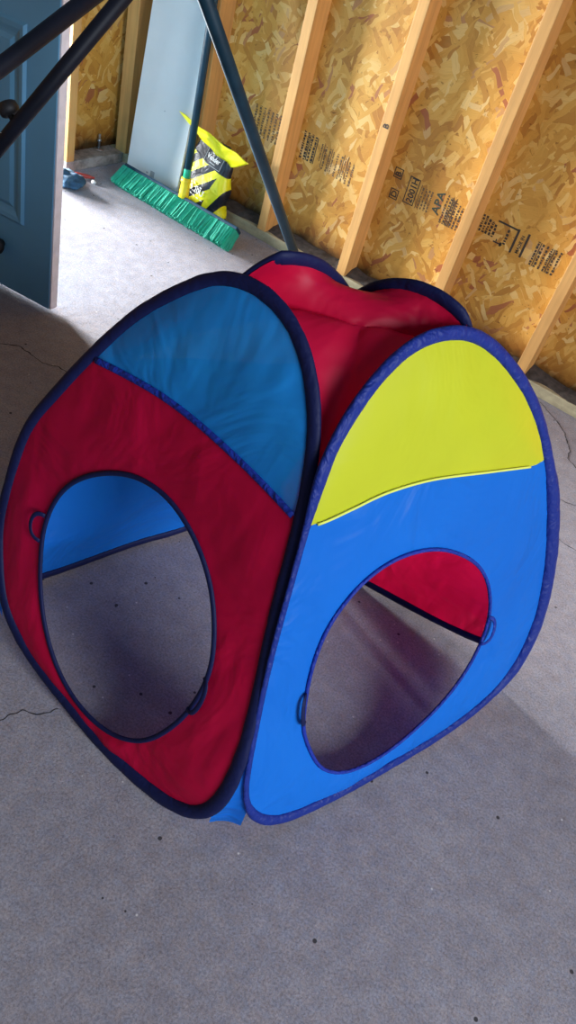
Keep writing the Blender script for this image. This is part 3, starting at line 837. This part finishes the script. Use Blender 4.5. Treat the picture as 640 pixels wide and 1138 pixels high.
# ------------------------------------------------------------------ push broom
H0, H1 = Vector((-2.315, 2.500, 0)), Vector((-1.690, 2.490, 0))
hx = (H1 - H0).normalized(); hb = Vector((0, -0.70, -0.714)).normalized(); hw = hx.cross(hb).normalized()      # bristle direction, block width direction
if hw.z < 0: hw = -hw
broom = thing('push_broom', 'wide push broom with green bristles standing on the floor before the grey board', 'broom', ((H0 + H1) / 2))
top = Vector((0, 0.0, 0.066))
bm = bmesh.new(); obox(bm, H0 + top - hw * 0.022, hx, hw, -hb, (H1 - H0).length, 0.044, 0.013, 0.004); obj('head', bm, HEADBLUE, broom, False)
bm = bmesh.new(); rnd = random.Random(3); L_ = (H1 - H0).length
tip = []
nx, ny = 260, 9
for i in range(nx):
    for j in range(ny):
        a = H0 + top + hx * (L_ * (i + rnd.random()) / nx) + hw * (-0.024 + 0.048 * (j + rnd.random()) / ny) + hb * 0.001
        e = a + hb * (0.082 + rnd.uniform(-0.006, 0.005)) + hw * ((j - 4) * 0.0024 + rnd.uniform(-.004, .004)) + hx * rnd.uniform(-0.008, 0.008) + hx * (0.012 * ((i / nx) - 0.5))
        if e.z < 0.001: e.z = 0.001 + rnd.random() * 0.002
        s = Vector((rnd.uniform(-1, 1), rnd.uniform(-1, 1), rnd.uniform(-1, 1))).cross(hb).normalized() * 0.0028
        t3 = s.cross(hb).normalized() * 0.0028
        vs = [bm.verts.new(p) for p in (a + s, a - s * 0.5 + t3, a - s * 0.5 - t3, e + s * 0.8, e - s * 0.4 + t3 * 0.8, e - s * 0.4 - t3 * 0.8)]
        for q in ((0, 1, 4, 3), (1, 2, 5, 4), (2, 0, 3, 5), (3, 4, 5), (2, 1, 0)): bm.faces.new([vs[k] for k in q])
obox(bm, H0 + top - hw * 0.021 + hx * 0.004 + hb * 0.070, hx, hw, -hb, L_ - 0.008, 0.040, 0.070, 0.003)
obj('bristles', bm, GREENB, broom, False)
hp0 = Vector((-1.990, 2.497, 0.090)); hd = Vector((-0.09, 0.115, 1.0)).normalized()
bm = bmesh.new(); sweep(bm, [hp0 - hd * 0.015, hp0 + hd * 0.01, hp0 + hd * 0.045, hp0 + hd * 0.052, hp0 + hd * 0.066], 0.019, 0.019, None, False, 16, [1.15, 1.05, 0.95, 1.12, 1.05]); obj('socket', bm, YELP, broom)
bm = bmesh.new(); sweep(bm, [hp0 + hd * 0.06, hp0 + hd * 0.10, hp0 + hd * 0.125], 0.0155, 0.0155, None, False, 14, [1, 0.9, 0.75]); obj('handle_ferrule', bm, GREENP, broom)
bm = bmesh.new(); sweep(bm, [hp0 + hd * 0.10, hp0 + hd * 0.6, hp0 + hd * 1.18], 0.0145, 0.0145, None, False, 14); hnd = obj('handle', bm, POLE, broom)
bm = bmesh.new(); sweep(bm, [hp0 + hd * 1.17, hp0 + hd * 1.2], 0.0165, 0.0165, None, False, 14, [1, .7]); obj('end_cap', bm, GREENP, hnd)

# ------------------------------------------------------------------ yellow and black bag
BX, BY = -1.945, 2.600
bag = thing('product_bag', 'yellow and black striped plastic bag standing against the wall beside the board', 'bag', (BX, BY, 0))
def bag_section(z):
    t = z / 0.30
    hx_ = 0.088 + 0.012 * math.sin(math.pi * min(1, t * 1.1)) - 0.010 * (t > 0.9) * (t - 0.9) * 10 + 0.006 * math.sin(z * 60)
    hy_ = 0.050 * (1 - max(0, t - 0.45) / 0.55 * 0.86) * (0.75 + 0.25 * min(1, t * 6))
    return hx_, hy_
bm = bmesh.new(); rings = []
for i in range(33):
    z = 0.002 + 0.298 * i / 32; a, b_ = bag_section(z); lean = 0.020 * (z / 0.3) ** 2; ring_ = []
    for j in range(48):
        th = 2 * math.pi * j / 48; cx = math.copysign(abs(math.cos(th)) ** 0.75, math.cos(th)); cy = math.copysign(abs(math.sin(th)) ** 0.85, math.sin(th))
        w = 1 + 0.05 * noise.noise(Vector((cx * 2.2, cy * 2.2, z * 14)))
        ring_.append(bm.verts.new((BX + a * cx * w - 0.018 * z / 0.3, BY + b_ * cy * w + lean, z)))
    rings.append(ring_)
for A, B in zip(rings, rings[1:]):
    for j in range(48): bm.faces.new((A[j], A[(j + 1) % 48], B[(j + 1) % 48], B[j]))
bm.faces.new(rings[0]); bm.faces.new(rings[-1])
body = obj('body', bm, BAG, bag)
# flared, flattened top of the bag
bm = bmesh.new(); NX, NZ = 40, 8; g = [[], []]
for sgn in (0, 1):
    for i in range(NX + 1):
        t = i / NX; row = []
        for k in range(NZ + 1):
            w = k / NZ; half = 0.100 + 0.080 * w ** 0.8
            x = BX - 0.004 + (t * 2 - 1) * half
            zt = 0.362 - 0.062 * t - 0.020 * (t - 0.5) ** 2; th_ = 0.034 + 0.012 * t + 0.012 * math.sin(math.pi * t)
            z = zt - th_ * (1 - w) + 0.003 * math.sin(t * 17)
            y = BY - 0.002 - 0.012 * w * math.sin(math.pi * t) - 0.012 + 0.008 * noise.noise(Vector((t * 6, w * 2, 1))) - 0.003 * sgn * (1 - abs(2 * t - 1) ** 6) - (0.002 * sgn) - 0.02 * (1 - t)
            row.append(bm.verts.new((x, y, z)))
        g[sgn].append(row)
for sgn in (0, 1):
    for i in range(NX):
        for k in range(NZ): bm.faces.new((g[sgn][i][k], g[sgn][i + 1][k], g[sgn][i + 1][k + 1], g[sgn][i][k + 1]))
for i in range(NX):
    for k in (0, NZ): bm.faces.new((g[0][i][k], g[0][i + 1][k], g[1][i + 1][k], g[1][i][k]))
for k in range(NZ):
    for i in (0, NX): bm.faces.new((g[0][i][k], g[0][i][k + 1], g[1][i][k + 1], g[1][i][k]))
obj('top_flap', bm, BAGYEL, bag)
def bag_front(x, z):
    """depth of the bag's front skin"""
    a, b_ = bag_section(z); cx = min(1, max(-1, (x - (BX - 0.018 * z / 0.3)) / a)); th = math.acos(max(-1, min(1, math.copysign(abs(cx) ** (1 / 0.75), cx))))
    return BY - b_ * 1.04 * abs(math.sin(th)) ** 0.85 + 0.020 * (z / 0.3) ** 2
def wrap(bmx, h):
    for v in bmx.verts: v.co.y = bag_front(v.co.x, v.co.z) - h + (v.co.y - 0)
ang = -0.12; ex, ez = Vector((math.cos(ang), 0, math.sin(ang))), Vector((-math.sin(ang), 0, math.cos(ang)))
def dense_rect(b3, o, w, h, n=8):
    vs = [[b3.verts.new(o + ex * (w * i / n) + ez * (h * k / n)) for k in range(n + 1)] for i in range(n + 1)]
    for i in range(n):
        for k in range(n): b3.faces.new((vs[i][k], vs[i + 1][k], vs[i + 1][k + 1], vs[i][k + 1]))
lo_ = Vector((-1.986, 0, 0.219))
b3 = bmesh.new()
for (dx, dz, w, h) in ((0, 0, 0.088, 0.0022), (0, 0.056, 0.088, 0.0022), (0, 0, 0.0022, 0.058), (0.0858, 0, 0.0022, 0.058)): dense_rect(b3, lo_ + ex * dx + ez * dz, w, h)
for dx, w in ((0.030, 0.028),): dense_rect(b3, lo_ + ex * dx + ez * 0.009, w, 0.003)
for k in range(3): dense_rect(b3, lo_ + ex * (0.026 + k * 0.012) + ez * (0.043 + 0.004 * (k == 1)), 0.009, 0.006)
wrap(b3, 0.0022); obj('label_frame', b3, GREY, body, False)
b3 = bmesh.new(); add_text(b3, 'Vender', lo_ + ex * 0.009 + ez * 0.020, ex, ez, 0.026, 0.0004, 0.86); wrap(b3, 0.0022); obj('lettering', b3, WHITE, body, False)
b3 = bmesh.new(); add_text(b3, '9.20U', Vector((-2.010, 0, 0.102)), ex, ez, 0.034, 0.0004, 0.9)
for k in range(5): dense_rect(b3, Vector((-2.012 + 0.018 * k, 0, 0.130 - 0.004 * k + 0.005 * (k % 2))), 0.011, 0.005)
for k in range(4): dense_rect(b3, Vector((-2.008 + 0.020 * k, 0, 0.086 - 0.003 * k)), 0.013, 0.004)
wrap(b3, 0.0022); obj('lettering', b3, WHITE, body, False)

# ------------------------------------------------------------------ small clutter on the floor by the doorway corner
bm = bmesh.new(); p0, p1 = Vector((-2.452, 2.318, 0.014)), Vector((-2.385, 2.392, 0.010))
d = (p1 - p0); sweep(bm, [p0, p0 + d * 0.3, p0 + d * 0.75, p1], 0.011, 0.010, None, False, 10, [0.7, 1.0, 0.8, 0.35])
tag(obj('plastic_offcut', bm, REDP, None, True, (-2.42, 2.355, 0)), 'short red plastic offcut lying at the foot of the left wall', 'offcut')
bm = bmesh.new(); bmesh.ops.create_icosphere(bm, subdivisions=4, radius=1)
for v in bm.verts:
    p = v.co.copy(); k = 1 + 0.35 * noise.noise(p * 2.1) + 0.12 * noise.noise(p * 6)
    v.co = Vector((-2.400 + p.x * 0.075 * k, 2.255 + p.y * 0.055 * k, max(0.001, 0.020 + p.z * 0.034 * k)))
tag(obj('rag', bm, BLUERAG, None, True, (-2.40, 2.255, 0)), 'crumpled dark blue cloth on the floor beside the door edge', 'cloth')
bm = bmesh.new(); bmesh.ops.create_icosphere(bm, subdivisions=3, radius=1)
for v in bm.verts:
    p = v.co.copy(); k = 1 + 0.25 * noise.noise(p * 1.7 + Vector((3, 1, 0)))
    v.co = Vector((-2.362 + p.x * 0.012 * k, 2.366 + p.y * 0.009 * k, max(0.0003, 0.006 + p.z * 0.008 * k)))
tag(obj('pebble', bm, PEBBLE, None, True, (-2.362, 2.366, 0)), 'small white pebble on the floor near the red offcut', 'pebble')
